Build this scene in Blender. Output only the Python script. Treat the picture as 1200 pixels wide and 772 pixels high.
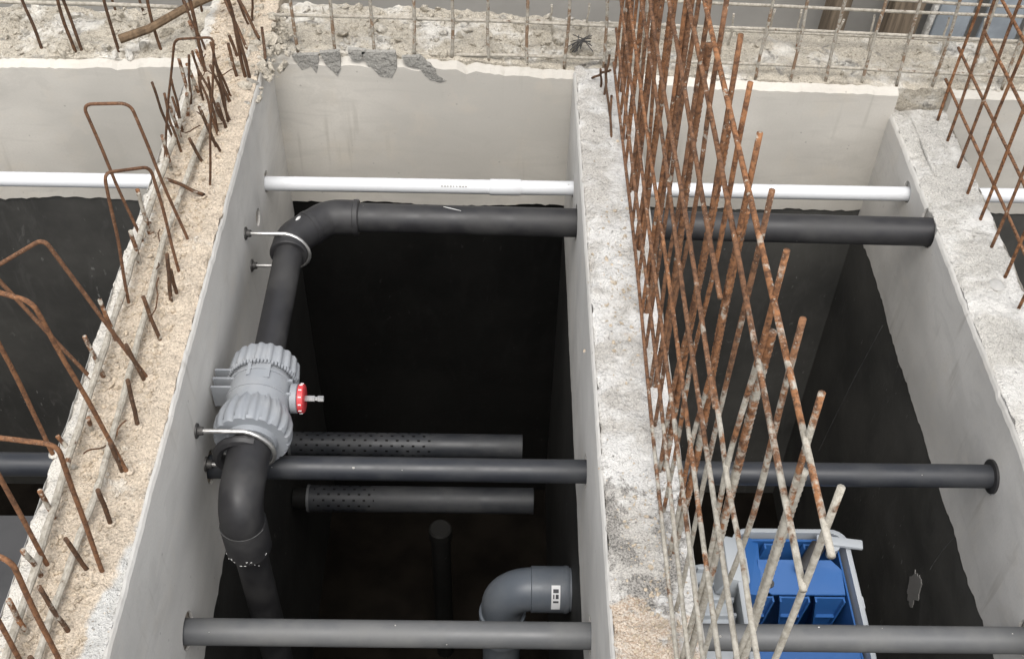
import bpy, bmesh, math, random
from mathutils import Vector, Matrix, noise, Quaternion
random.seed(7)
for o in list(bpy.data.objects): bpy.data.objects.remove(o)
S = bpy.context.scene
COL = S.collection
PI = math.pi

# ------------------------------------------------------------ camera
def cam_axes(p, yw, r):
    F = Vector((math.sin(yw)*math.cos(p), math.cos(yw)*math.cos(p), -math.sin(p)))
    R = Vector((math.cos(yw), -math.sin(yw), 0)); U = R.cross(F)
    return R*math.cos(r)+U*math.sin(r), -R*math.sin(r)+U*math.cos(r), F
R_, U_, F_ = cam_axes(*[math.radians(a) for a in (46.11, 1.2, 1.7)])
cd = bpy.data.cameras.new('camera'); cd.lens = 40.5; cd.sensor_width = 36; cd.clip_start = .02; cd.clip_end = 500
cam = bpy.data.objects.new('camera', cd); COL.objects.link(cam)
M = Matrix((R_, U_, -F_)).transposed().to_4x4(); M.translation = (0, 0, 1.65)
cam.matrix_world = M; S.camera = cam

# ------------------------------------------------------------ light: overcast daylight
SUN_EL, SUN_AZ = math.radians(66), math.radians(184)      # azimuth from +Y, clockwise: behind the camera
W = bpy.data.worlds.new('World'); S.world = W; W.use_nodes = True
wn, wl = W.node_tree.nodes, W.node_tree.links
bg = wn['Background']; sky = wn.new('ShaderNodeTexSky'); sky.sky_type = 'NISHITA'; sky.sun_disc = False
sky.sun_elevation = SUN_EL; sky.sun_rotation = SUN_AZ; sky.air_density = 1.0; sky.dust_density = 4.0; sky.ozone_density = 1.0
hs = wn.new('ShaderNodeHueSaturation'); hs.inputs['Saturation'].default_value = .22
wl.new(sky.outputs[0], hs.inputs['Color']); wl.new(hs.outputs[0], bg.inputs['Color']); bg.inputs['Strength'].default_value = .15
sd = bpy.data.lights.new('sun', 'SUN'); sd.energy = 1.0; sd.angle = math.radians(35); sd.color = (1, .965, .91)
sun = bpy.data.objects.new('sun', sd); COL.objects.link(sun)
to_sun = Vector((math.sin(SUN_AZ)*math.cos(SUN_EL), math.cos(SUN_AZ)*math.cos(SUN_EL), math.sin(SUN_EL)))
sun.rotation_euler = to_sun.to_track_quat('Z', 'Y').to_euler(); sun.location = (0, 0, 6)
S.view_settings.view_transform = 'Standard'; S.view_settings.look = 'None'
S.view_settings.exposure = 0.73; S.view_settings.gamma = 1

# ------------------------------------------------------------ node helpers
class NT:
    def __init__(s, name, rough=.8, spec=.4):
        s.m = bpy.data.materials.new(name); s.m.use_nodes = True
        s.n, s.l = s.m.node_tree.nodes, s.m.node_tree.links
        s.b = s.n['Principled BSDF']; s.b.inputs['Roughness'].default_value = rough
        s.b.inputs['Specular IOR Level'].default_value = spec
        s.pos = s.n.new('ShaderNodeNewGeometry').outputs['Position']
    def put(s, sock, v):
        if hasattr(v, 'is_output') : s.l.new(v, sock)
        else: sock.default_value = v
    def noise(s, scale, detail=4, rough=.6, vec=None, dist=0):
        t = s.n.new('ShaderNodeTexNoise'); t.inputs['Scale'].default_value = scale
        t.inputs['Detail'].default_value = detail; t.inputs['Roughness'].default_value = rough
        t.inputs['Distortion'].default_value = dist
        s.l.new(vec or s.pos, t.inputs['Vector']); return t.outputs['Fac']
    def voro(s, scale, out='Distance', vec=None):
        t = s.n.new('ShaderNodeTexVoronoi'); t.inputs['Scale'].default_value = scale
        s.l.new(vec or s.pos, t.inputs['Vector']); return t.outputs[out]
    def scaled(s, v):
        t = s.n.new('ShaderNodeVectorMath'); t.operation = 'MULTIPLY'; s.l.new(s.pos, t.inputs[0]); t.inputs[1].default_value = v
        return t.outputs[0]
    def step(s, f, a, b, lo=0, hi=1):
        t = s.n.new('ShaderNodeMapRange'); t.interpolation_type = 'SMOOTHSTEP'
        s.put(t.inputs[0], f); t.inputs[1].default_value = a; t.inputs[2].default_value = b
        t.inputs[3].default_value = lo; t.inputs[4].default_value = hi; return t.outputs[0]
    def math(s, op, a, b=0):
        t = s.n.new('ShaderNodeMath'); t.operation = op; s.put(t.inputs[0], a); s.put(t.inputs[1], b); return t.outputs[0]
    def mix(s, f, a, b):
        t = s.n.new('ShaderNodeMix'); t.data_type = 'RGBA'
        s.put(t.inputs[0], f)
        for i, c in ((6, a), (7, b)): s.put(t.inputs[i], c if hasattr(c, 'is_output') else (*c, 1))
        return t.outputs[2]
    def col(s, c): s.put(s.b.inputs['Base Color'], c if hasattr(c, 'is_output') else (*c, 1))
    def bump(s, h, strength=.5, dist=.004, prev=None):
        t = s.n.new('ShaderNodeBump'); t.inputs['Strength'].default_value = strength; t.inputs['Distance'].default_value = dist
        s.l.new(h, t.inputs['Height'])
        if prev: s.l.new(prev, t.inputs['Normal'])
        s.l.new(t.outputs[0], s.b.inputs['Normal']); return t.outputs[0]
    def sep(s):
        t = s.n.new('ShaderNodeSeparateXYZ'); s.l.new(s.pos, t.inputs[0]); return t.outputs

def m_plaster(name, c, warm):
    t = NT(name, .9, .2)
    big = t.noise(2.2, 3, .55, t.scaled((1, 1, 1.6))); mid = t.noise(11, 5, .6); fine = t.noise(160, 3)
    a = t.mix(t.step(big, .3, .7), tuple(x*.80 for x in c), tuple(min(x*1.07, .8) for x in c))
    a = t.mix(t.step(mid, .5, .75, 0, .35), a, warm)
    streak = t.noise(5, 4, .6, t.scaled((1.2, 1.2, .25)))
    trowel = t.noise(7, 4, .55, t.scaled((.7, .7, 2.6)), 1.5); a = t.mix(t.step(trowel, .52, .66, 0, .22), a, tuple(x*.72 for x in c))
    blot = t.noise(3.3, 6, .7); a = t.mix(t.step(blot, .58, .63, 0, .16), a, tuple(x*.62 for x in c))
    a = t.mix(t.step(streak, .56, .72, 0, .22), a, tuple(x*.6 for x in c))
    ph = t.math('MULTIPLY', t.step(t.voro(46), .05, .085, .5, 0), t.step(t.noise(5, 3), .50, .60)); a = t.mix(ph, a, tuple(x*.5 for x in c))
    drip = t.math('MULTIPLY', t.step(t.noise(20, 3, .6, t.scaled((1.3, 1.3, .12))), .58, .70, 0, .30), t.step(t.noise(2.5, 3), .46, .58)); a = t.mix(drip, a, (.30, .275, .23))
    spots = t.step(t.voro(17), .035, .055, .55, 0)
    a = t.mix(spots, a, tuple(x*.45 for x in c))
    a = t.mix(t.step(fine, .35, .65, 0, .12), a, tuple(x*.7 for x in c))
    t.col(a); p = t.bump(mid, .25, .006); t.bump(fine, .2, .0012, p); return t.m

def m_rubble(name, base, light, dark, white_amt, dark_amt, sand_scale=320, special=None):
    t = NT(name, .95, .15)
    n1 = t.noise(7, 5, .65); n2 = t.noise(38, 5, .7); n3 = t.noise(sand_scale, 2); n4 = t.noise(14, 6, .7, t.scaled((1, 1, 1)), .6)
    a = t.mix(t.step(n3, .3, .7), tuple(x*.78 for x in base), tuple(min(x*1.16, .8) for x in base))
    a = t.mix(t.step(n1, .5-white_amt, .66-white_amt), a, light)
    a = t.mix(t.step(n4, .66-dark_amt, .76-dark_amt, 0, .8), a, dark)
    x, y, z = t.sep()
    if special == 'middle':       # weathered grey gravel patches and a sandy patch near the viewer, chalky white elsewhere
        band = t.math('MULTIPLY', t.step(y, 1.36, 1.14), t.step(y, .90, 1.02))
        g = t.math('ADD', t.noise(13, 7, .75, None, .4), t.math('MULTIPLY', band, .17))
        a = t.mix(t.step(g, .62, .70, 0, .9), a, t.mix(t.step(n3, .35, .6), (.13, .125, .115), (.36, .34, .31)))
        g = t.math('ADD', t.noise(9, 5, .7), t.math('MULTIPLY', t.step(y, 1.04, .92), .25))
        a = t.mix(t.step(g, .64, .74, 0, .85), a, t.mix(t.step(n3, .4, .6), (.42, .31, .22), (.62, .53, .43)))
    if special == 'sandy':        # cement smeared along both edges
        g = t.math('ADD', t.math('ADD', t.math('ADD', x, .584), t.math('MULTIPLY', t.math('SUBTRACT', 1.14, y), .11)), t.math('MULTIPLY', t.math('SUBTRACT', n1, .5), .07))
        a = t.mix(t.step(g, -.006, .007, 0, .9), a, t.mix(t.step(n2, .3, .7), (.48, .48, .46), (.60, .60, .58)))
        g = t.math('ADD', t.math('SUBTRACT', -.728, x), t.math('MULTIPLY', t.math('SUBTRACT', n4, .5), .10))
        a = t.mix(t.step(g, -.006, .007, 0, .8), a, (.64, .62, .57))
        sp = t.math('MULTIPLY', t.step(t.voro(120), .16, .30, .8, 0), t.step(t.noise(16, 3), .46, .58))
        a = t.mix(sp, a, t.mix(t.step(n2, .4, .6), (.20, .16, .12), (.72, .66, .56)))
    pits = t.step(t.voro(70), .10, .22, .75, 0); pm = t.step(n2, .48, .6)
    a = t.mix(t.math('MULTIPLY', pits, pm), a, tuple(x*.5 for x in dark))
    t.col(a); p = t.bump(n4, .8, .02); p = t.bump(n2, .9, .014, p); p = t.bump(n3, .6, .003, p); t.bump(t.voro(70), .4, .004, p); return t.m

def m_coating(name='black_waterproof_coating', k=1, spec=.3):
    t = NT(name, .62, spec)
    n1 = t.noise(3, 5); n2 = t.noise(90, 4)
    a = t.mix(t.step(n1, .3, .7), (.019*k, .0187*k, .0175*k), (.036*k, .035*k, .032*k))
    sc = t.noise(26, 4, .6, t.scaled((1, 2.2, .35)), 1.2); a = t.mix(t.step(sc, .66, .74, 0, .4), a, (.085*k, .083*k, .078*k))
    br = t.noise(14, 5, .65, t.scaled((1.6, .5, .5)), .8); a = t.mix(t.step(br, .5, .7, 0, .35), a, (.046*k, .045*k, .042*k))
    fl = t.math('MULTIPLY', t.step(t.noise(75, 2, .5, t.scaled((1, 1, .4))), .68, .72), t.step(t.noise(4, 3), .5, .62)); a = t.mix(fl, a, (.075*k, .074*k, .07*k))
    sp = t.step(t.voro(9), .018, .03, .6, 0); a = t.mix(sp, a, (.10*k, .10*k, .095*k))
    t.col(a); p = t.bump(n2, .35, .002); t.bump(n1, .4, .01, p); return t.m

def m_plastic(name, c, rough=.38, dusty=.25, dust=(.3, .29, .27)):
    t = NT(name, rough, .45)
    n = t.noise(9, 5, .65); f = t.noise(120, 3)
    a = t.mix(t.step(n, .35, .75, 0, dusty), c, dust)
    sp = t.step(t.voro(24), .02, .045, .7, 0)
    a = t.mix(t.math('MULTIPLY', sp, t.step(t.noise(6, 2), .52, .6)), a, (.5, .49, .46))
    t.col(a); t.put(t.b.inputs['Roughness'], t.step(n, .3, .75, rough-.06, rough+.22)); t.bump(f, .08, .001); return t.m

def m_rebar(name, mode):
    t = NT(name, .88, .25)
    n1 = t.noise(24, 5, .7); n2 = t.noise(95, 4, .7); n3 = t.noise(260, 3)
    rust = t.mix(t.step(n2, .35, .62), (.095, .048, .028), (.30, .14, .064))
    rust = t.mix(t.step(n1, .56, .7, 0, .8), rust, (.42, .20, .09))
    oi = t.n.new('ShaderNodeObjectInfo').outputs['Random']
    rust = t.mix(t.step(oi, .1, .9, 0, .55), rust, t.mix(t.step(n2, .3, .65), (.070, .042, .028), (.165, .095, .06)))
    sp = t.math('MULTIPLY', t.step(t.voro(210), .12, .22, .8, 0), t.step(t.noise(17, 3), .42, .6)); rust = t.mix(sp, rust, (.42, .34, .26))
    if mode in ('dark', 'half'): rust = t.mix(.7, rust, (.055, .036, .024))
    if mode == 'tan': rust = t.mix(.7, rust, (.26, .19, .13))
    if mode == 'brown': rust = t.mix(.45, rust, (.12, .062, .036))
    cem = t.mix(t.step(n2, .3, .7), (.28, .255, .21), (.46, .43, .37))
    if mode == 'cage':
        x, y, z = t.sep()
        g = t.math('ADD', t.math('MULTIPLY', t.math('SUBTRACT', 1.12, y), 1.15), t.math('MULTIPLY', t.math('SUBTRACT', .34, z), .75))
        f = t.math('ADD', g, t.math('MULTIPLY', t.math('SUBTRACT', n1, .5), 1.9))
        f = t.math('MAXIMUM', t.step(f, .02, .22), t.step(t.noise(60, 3, .7), .635, .68, 0, .85))
    else:
        lo = {'dark': .64, 'brown': .63, 'cement': .36, 'mix': .47, 'half': .55, 'tan': .455, 'rust': .62}[mode]
        f = t.step(t.math('ADD', t.math('MULTIPLY', n1, .7), t.math('MULTIPLY', n2, .3)), lo, lo+.06, 0, .95)
    t.col(t.mix(f, rust, cem)); p = t.bump(n2, .7, .003); t.bump(n3, .5, .001, p); return t.m

def m_plain(name, c, rough=.6, metal=0, var=.25, scale=40):
    t = NT(name, rough, .4); n = t.noise(scale, 4)
    t.col(t.mix(t.step(n, .3, .7), tuple(x*(1-var) for x in c), tuple(min(1, x*(1+var)) for x in c)))
    t.b.inputs['Metallic'].default_value = metal; t.bump(n, .15, .002); return t.m

def m_wood(name, c):
    t = NT(name, .85, .2); n = t.noise(9, 6, .6, t.scaled((6, 6, .5)), .8)
    t.col(t.mix(t.step(n, .3, .7), tuple(x*.5 for x in c), c)); t.bump(n, .5, .004); return t.m

PL = m_plaster('plaster_grey', (.50, .49, .465), (.55, .51, .45))
PLB = m_plaster('plaster_warm', (.57, .54, .485), (.57, .51, .42))
PLC = m_plaster('plaster_neutral', (.67, .65, .61), (.67, .62, .54))
SAND = m_rubble('sandy_rubble_concrete', (.56, .475, .375), (.64, .595, .52), (.30, .26, .21), -.10, .0, 230, 'sandy')
CONC = m_rubble('patchy_white_concrete', (.50, .475, .435), (.67, .655, .625), (.24, .225, .205), .10, .045, 300, 'middle')
CONR = m_rubble('pale_rough_concrete', (.52, .50, .46), (.66, .645, .61), (.33, .315, .29), .06, -.02, 300)
CONB = m_rubble('splashed_cement_concrete', (.47, .425, .35), (.66, .63, .57), (.22, .21, .19), .02, .10, 260)
STONE = m_rubble('stone_chips', (.56, .47, .36), (.68, .63, .55), (.28, .25, .21), -.03, .03, 140)
COAT = m_coating('black_waterproof_coating', 2.5, .3); COATD = m_coating('darkest_black_coating', .32, .12); COATM = m_coating('darker_black_coating', 1.2, .2)  # tones of one coating; how lit each chamber looks is put into the colour
PBLK = m_plastic('black_pipe_plastic', (.019, .0185, .020), .46, .28, (.10, .097, .09))
PDRK = m_plastic('charcoal_pipe_plastic', (.021, .023, .028), .42, .2, (.11, .11, .105))
PGRY = m_plastic('grey_pipe_plastic', (.10, .103, .106), .45, .35, (.22, .215, .2))
PVAL = m_plastic('light_grey_valve_plastic', (.245, .26, .28), .45, .3, (.45, .44, .42))
PELB = m_plastic('bluish_grey_pipe_plastic', (.10, .115, .135), .4, .2)
PWHT = m_plastic('white_pipe_plastic', (.64, .65, .66), .4, .08, (.55, .53, .5))
PBLU = m_plastic('blue_plastic', (.024, .105, .31), .42, .1, (.12, .2, .36))
PLGT = m_plastic('pale_grey_plastic', (.40, .43, .46), .42, .3, (.5, .5, .48))
RED = m_plastic('red_plastic', (.55, .04, .045), .4, .1, (.5, .3, .3))
STEEL = m_plain('galvanised_steel', (.55, .54, .52), .35, .85, .2)
DSTEEL = m_plain('dull_steel', (.10, .095, .09), .55, .6, .3)
RC = m_rebar('rusty_rebar_cement_splashed', 'cage')
RD = m_rebar('dark_weathered_rebar', 'dark'); RB = m_rebar('brown_rusty_rebar', 'brown')
RW = m_rebar('cement_coated_rebar', 'cement'); RM = m_rebar('half_coated_rebar', 'mix'); RR = m_rebar('rust_red_rebar', 'rust'); RN = m_rebar('tan_dusty_rebar', 'tan'); RH = m_rebar('brown_dusty_rebar', 'half')
GROUND = m_plain('grey_screed', (.27, .26, .245), .9, 0, .15, 6)
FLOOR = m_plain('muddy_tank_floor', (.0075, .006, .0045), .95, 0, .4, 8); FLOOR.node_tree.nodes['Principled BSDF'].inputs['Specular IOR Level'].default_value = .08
BOARD = m_plain('grey_render', (.30, .29, .27), .9, 0, .1, 4)
WOOD = m_wood('weathered_timber', (.21, .165, .12)); TWIG = m_wood('brown_stick', (.17, .115, .07))
PANEL = m_plain('blue_grey_sheet', (.27, .30, .33), .5, 0, .15, 12)
LABW = m_plain('white_sticker', (.75, .75, .75), .6, 0, .05); LABK = m_plain('dark_print', (.06, .06, .065), .6, 0, .1)
PDK2 = m_plain('dark_grey_lining', (.06, .06, .062), .6, 0, .2, 5)
SCR = m_plain('scratched_coating', (.09, .09, .088), .8, 0, .3)
DAMP = m_rubble('damp_grey_mortar', (.33, .318, .29), (.39, .375, .34), (.23, .222, .205), 0, .0)
PERF = m_plastic('perforated_pipe_plastic', (.021, .023, .027), .5, .12)
GLUE = m_plain('dried_white_glue', (.6, .6, .58), .6, 0, .15)

# ------------------------------------------------------------ object helpers
def link(name, me, mat, parent=None):
    o = bpy.data.objects.new(name, me); COL.objects.link(o)
    if mat and not len(me.materials): me.materials.append(mat)
    if parent: o.parent = parent; o.matrix_parent_inverse = parent.matrix_world.inverted()
    return o
def obj(name, bm, mat, parent=None, smooth=True):
    bmesh.ops.recalc_face_normals(bm, faces=bm.faces)
    me = bpy.data.meshes.new(name); bm.to_mesh(me); bm.free()
    if smooth:
        for p in me.polygons: p.use_smooth = True
        try: me.set_sharp_from_angle(angle=math.radians(38))
        except Exception: pass
    return link(name, me, mat, parent)
def tag(o, label=None, cat=None, group=None, kind=None):
    for k, v in (('label', label), ('category', cat), ('group', group), ('kind', kind)):
        if v: o[k] = v
    return o
def empty(name, loc, label, cat, group=None):
    o = bpy.data.objects.new(name, None); COL.objects.link(o); o.location = loc; o.empty_display_size = .05
    o.matrix_world = Matrix.Translation(loc)
    return tag(o, label, cat, group)
def V(*a): return Vector(a)

def add_tube(bm, path, r, seg=12, cap=True):
    """tube of radius r (number or list) along a list of points"""
    P = [Vector(p) for p in path]; n = len(P); rs = r if isinstance(r, (list, tuple)) else [r]*n
    tang = []
    for i in range(n):
        d = P[min(i+1, n-1)]-P[max(i-1, 0)]
        tang.append(d.normalized() if d.length > 1e-9 else (tang[-1] if tang else V(0, 0, 1)))
    up = V(0, 0, 1) if abs(tang[0].z) < .9 else V(1, 0, 0)
    nx = tang[0].cross(up).normalized(); rings = []
    for i in range(n):
        nx = (nx-tang[i]*nx.dot(tang[i])).normalized(); ny = tang[i].cross(nx)
        rings.append([bm.verts.new(P[i]+(nx*math.cos(2*PI*k/seg)+ny*math.sin(2*PI*k/seg))*rs[i]) for k in range(seg)])
    for a, b in zip(rings, rings[1:]):
        for k in range(seg): bm.faces.new((a[k], a[(k+1) % seg], b[(k+1) % seg], b[k]))
    if cap:
        bm.faces.new(rings[0][::-1]); bm.faces.new(rings[-1])
def tube_obj(name, path, r, mat, parent=None, seg=16):
    bm = bmesh.new(); add_tube(bm, path, r, seg); return obj(name, bm, mat, parent)
def stepped(p0, p1, prof):
    """path+radii along p0->p1 from a profile [(t_metres, r)]"""
    d = (Vector(p1)-Vector(p0)).normalized()
    return [Vector(p0)+d*t for t, _ in prof], [r for _, r in prof]
def add_box(bm, lo, hi, rot=None, pivot=None):
    vs = []
    for x in (lo[0], hi[0]):
        for y in (lo[1], hi[1]):
            for z in (lo[2], hi[2]):
                v = V(x, y, z)
                if rot: v = rot @ (v-pivot)+pivot
                vs.append(bm.verts.new(v))
    for f in ((0, 1, 3, 2), (4, 6, 7, 5), (0, 4, 5, 1), (2, 3, 7, 6), (0, 2, 6, 4), (1, 5, 7, 3)): bm.faces.new([vs[i] for i in f])
def box_obj(name, lo, hi, mat, parent=None, bevel=0, rot=None, pivot=None):
    bm = bmesh.new(); add_box(bm, lo, hi, rot, pivot)
    if bevel: bmesh.ops.bevel(bm, geom=bm.edges[:], offset=bevel, segments=2, affect='EDGES', profile=.6)
    return obj(name, bm, mat, parent)
def add_prism(bm, pts, d):
    """polygon pts extruded by vector d"""
    a = [bm.verts.new(p) for p in pts]; b = [bm.verts.new(Vector(p)+Vector(d)) for p in pts]
    bm.faces.new(a); bm.faces.new(b[::-1]); n = len(a)
    for i in range(n): bm.faces.new((a[i], b[i], b[(i+1) % n], a[(i+1) % n]))
def N(x, y, z=0): return noise.noise(V(x, y, z))
def fbm(x, y, z, oct=4):
    s, a, f = 0, 1, 1
    for i in range(oct): s += a*noise.noise(V(x*f, y*f, z+i*7.3)); a *= .55; f *= 2.1
    return s

# ------------------------------------------------------------ walls
def wall_core(name, x0, x1, y0, y1, top, amp, seed, mat, zb=-1.85, stepm=.0075, sx=None):
    """closed block whose top is a rough, chipped height field; top(x,y) gives the mean level, x0/x1 may be functions"""
    bm = bmesh.new()
    nx = max(4, int((x1-x0)/stepm)); ny = max(4, int((y1-y0)/stepm)); G = []
    for i in range(nx+1):
        row = []
        for j in range(ny+1):
            x = x0+(x1-x0)*i/nx; y = y0+(y1-y0)*j/ny
            h = amp*(fbm(x*9, y*9, seed)*.8+fbm(x*42, y*42, seed+3, 3)*.45)
            e = min(x-x0, x1-x, y-y0+.001, y1-y)
            h -= max(0, 1-e/(.018+.012*N(x*12, y*12, seed+5)))**2*(.001+.009*max(0, N(x*25, y*25, seed+9)+.25))
            jx = .0035*N(x*60, y*60, seed+11); jy = .0035*N(x*60, y*60, seed+12)
            if i in (0, nx): jx += .004*fbm(y*18, seed, 1)
            if j in (0, ny): jy += .004*fbm(x*18, seed, 2)
            row.append(bm.verts.new((x+jx, y+jy, top(x, y)+h)))
        G.append(row)
    for i in range(nx):
        for j in range(ny): bm.faces.new((G[i][j], G[i+1][j], G[i+1][j+1], G[i][j+1]))
    per = [G[i][0] for i in range(nx+1)]+[G[nx][j] for j in range(1, ny+1)]+[G[i][ny] for i in range(nx-1, -1, -1)]+[G[0][j] for j in range(ny-1, 0, -1)]
    low = [bm.verts.new((min(max(v.co.x, x0+.002), x1-.002), min(max(v.co.y, y0+.002), y1-.002), v.co.z-.05)) for v in per]
    bot = [bm.verts.new((v.co.x, v.co.y, zb)) for v in low]; n = len(per)
    for k in range(n):
        q = (k+1) % n
        bm.faces.new((per[k], low[k], low[q], per[q])); bm.faces.new((low[k], bot[k], bot[q], low[q]))
    bm.faces.new(bot)
    return obj(name, bm, mat)

def slab(name, u0, u1, place, thick, ztop, zbot, mat, parent, holes=(), top_rag=.004, bot_rag=.004, seed=0, du=.012, mound=()):
    """plaster or coating skin: columns along u, place(u, t, z) gives the world point at depth t in front of the core"""
    bm = bmesh.new(); n = max(2, int((u1-u0)/du)); A = []
    for i in range(n+1):
        u = u0+(u1-u0)*i/n
        zt = (ztop(u) if callable(ztop) else ztop)+top_rag*fbm(u*14, seed, .5)+top_rag*.8*N(u*75, seed, 2)-(top_rag*2.2*max(0, N(u*21, seed, 3)-.25) if not name.startswith('plaster') or thick < .01 else 0)
        zb = (zbot(u) if callable(zbot) else zbot)+bot_rag*fbm(u*8, seed, 4.5)+bot_rag*.4*N(u*70, seed, 6)
        tt = thick*(.9+.10*N(u*45, seed, 8))
        A.append([bm.verts.new(place(u, 0, zt+.003)), bm.verts.new(place(u, tt*.6, zt-.002)), bm.verts.new(place(u, thick, zt-.010)),
                  bm.verts.new(place(u, thick, zb)), bm.verts.new(place(u, 0, zb))])
    for a, b in zip(A, A[1:]):
        for k in range(5): bm.faces.new((a[k], a[(k+1) % 5], b[(k+1) % 5], b[k]))
    bm.faces.new(A[0][::-1]); bm.faces.new(A[-1])
    bmesh.ops.recalc_face_normals(bm, faces=bm.faces)
    o = obj(name, bm, mat, parent, smooth=False)
    if holes:
        cb = bmesh.new()
        for u, z, r in holes:
            c0, c1 = place(u, -.05, z), place(u, thick+.05, z)
            add_tube(cb, [c0, c1], r, 22)
        c = obj('cutter', cb, None, None, smooth=False)
        md = o.modifiers.new('holes', 'BOOLEAN'); md.operation = 'DIFFERENCE'; md.solver = 'EXACT'; md.object = c
        bpy.context.view_layer.update()
        me = bpy.data.meshes.new_from_object(o.evaluated_get(bpy.context.evaluated_depsgraph_get()))
        o.modifiers.clear(); o.data = me
        bpy.data.objects.remove(c)
    return o

LX0, LX1, CX0, CX1, RX0, RX1 = -.760, -.575, .189, .342, 1.027, 1.180
LT, CT, RT = .055, .0, -.11
YF, YB = .15, 2.5
ZC = -.49                                   # where plaster ends and black coating begins
ZFL = -1.80
WY, WZ, MY, MZ, GY, GZ, BY, BZ = 2.251, -.179, 1.426, -.248, 1.104, -.338, 2.088, -.151   # cross pipes
T = .006; TB = .022
holes = [(WY, WZ+.006, .028), (MY, MZ, .036), (GY, GZ+.004, .038)]
def xface(x, s): return lambda u, t, z: V(x-s*T+s*t, u, z)

def divider(name, label, x0, x1, top, amp, seed, mat, y1, left_holes, right_holes, zc_l, zc_r, pl, pr, cl, cr):
    w = wall_core(name, x0+T, x1-T, YF, y1, (lambda x, y: top), amp, seed, mat)
    tag(w, label, 'wall')
    slab('plaster_face', YF, YB+.005, xface(x1, 1), T, top-.004, zc_r, pr, w, right_holes, .0035, .012, seed+.3)
    slab('plaster_face', YF, YB+.005, xface(x0, -1), T, top-.004, zc_l, pl, w, left_holes, .0035, .012, seed+.6)
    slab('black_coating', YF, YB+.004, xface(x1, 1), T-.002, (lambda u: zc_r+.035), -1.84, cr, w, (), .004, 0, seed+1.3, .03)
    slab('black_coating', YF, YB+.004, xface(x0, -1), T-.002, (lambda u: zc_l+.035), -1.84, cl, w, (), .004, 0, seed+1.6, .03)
    return w
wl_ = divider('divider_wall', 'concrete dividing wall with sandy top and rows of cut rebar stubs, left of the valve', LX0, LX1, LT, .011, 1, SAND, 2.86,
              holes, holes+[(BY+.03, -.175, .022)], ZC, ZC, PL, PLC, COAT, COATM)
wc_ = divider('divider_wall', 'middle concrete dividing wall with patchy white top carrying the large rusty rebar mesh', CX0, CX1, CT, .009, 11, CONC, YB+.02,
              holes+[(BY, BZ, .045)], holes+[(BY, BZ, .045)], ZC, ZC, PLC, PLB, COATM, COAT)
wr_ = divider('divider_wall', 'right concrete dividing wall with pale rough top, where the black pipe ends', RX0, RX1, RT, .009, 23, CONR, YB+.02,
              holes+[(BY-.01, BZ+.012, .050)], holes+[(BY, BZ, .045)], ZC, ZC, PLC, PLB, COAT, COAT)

def lerp_tab(x, tab):
    if x <= tab[0][0]: return tab[0][1]
    for (a, va), (b, vb) in zip(tab, tab[1:]):
        if x <= b: return va+(vb-va)*(x-a)/(b-a)
    return tab[-1][1]
BT = [(-1.9, -.005), (-1.26, -.002), (-.93, .002), (-.545, .026), (-.16, .019), (.17, -.007), (.62, -.029), (1.156, -.044), (2.2, -.06)]
def back_block(name, xa, xb, ya, yb, amp, seed, mat):
    return wall_core(name, xa, xb, ya, yb, lambda x, y: lerp_tab(x, BT), amp, seed, mat)
# one back wall, running from left to right behind all the chambers
wb_ = back_block('back_wall', -1.92, 2.2, YB+TB, 2.76, .013, 31, CONB)
tag(wb_, 'long concrete back wall with broken cement-splashed top and upright mesh along it', 'wall')
def yface(u, t, z): return V(u, YB+TB-t, z)
def rag_top(u):
    h = lerp_tab(u, BT)-.008
    if -.55 < u < .0: h -= .010*max(0, fbm(u*17, 3.1, .7)+.15)
    if u < -.8: h -= .012*max(0, fbm(u*13, 5.1, .7))
    return h
for xa, xb, r in ((-1.9, LX0-.001, .004), (LX1+.001, CX0-.001, .0045), (CX1+.001, RX0-.001, .004), (RX1+.001, 2.15, .004)):
    slab('plaster_face', xa-.008, xb+.008, yface, TB, rag_top, ZC+.045, PLB, wb_, (), r, .011, xa)
    slab('black_coating', xa-.008, xb+.008, yface, TB-.004, lambda u: ZC+.08, -1.84, COATD if -.6 < xa < 0 else COAT, wb_, (), .004, 0, xa+3, .03)
# outer walls and the front wall close the tank (they stand outside the frame)
def plain_wall(name, lo, hi, label):
    w = box_obj(name, lo, hi, PL); return tag(w, label, 'wall')
wo = plain_wall('outer_wall', (-2.05, YF-.2, -1.85), (-1.9, 2.9, .02), 'outer concrete wall closing the tank on the far left')
wp = plain_wall('outer_wall', (2.15, YF-.2, -1.85), (2.3, 2.9, -.08), 'outer concrete wall closing the tank on the far right')
wf = plain_wall('front_wall', (-1.899, YF-.2, -1.85), (2.149, YF-.002, .0), 'front concrete wall of the tank under the viewer')
for w, lo, hi in ((wo, (-1.9, YF, -1.84), (-1.892, 2.49, -.47)), (wp, (2.142, YF, -1.84), (2.15, 2.49, -.47)), (wf, (-1.88, YF-.002, -1.84), (2.13, YF+.006, -.47))):
    box_obj('black_coating', lo, hi, COAT, w)
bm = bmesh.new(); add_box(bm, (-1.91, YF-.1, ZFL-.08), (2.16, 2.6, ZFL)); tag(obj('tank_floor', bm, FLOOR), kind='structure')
# higher grey ledge in the leftmost chamber
bm = bmesh.new(); add_box(bm, (-1.89, YF+.02, -1.79), (LX0-.03, 1.72, -.86))
tag(obj('ledge', bm, PDK2), 'grey ledge in the leftmost chamber', kind='structure')

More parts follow.
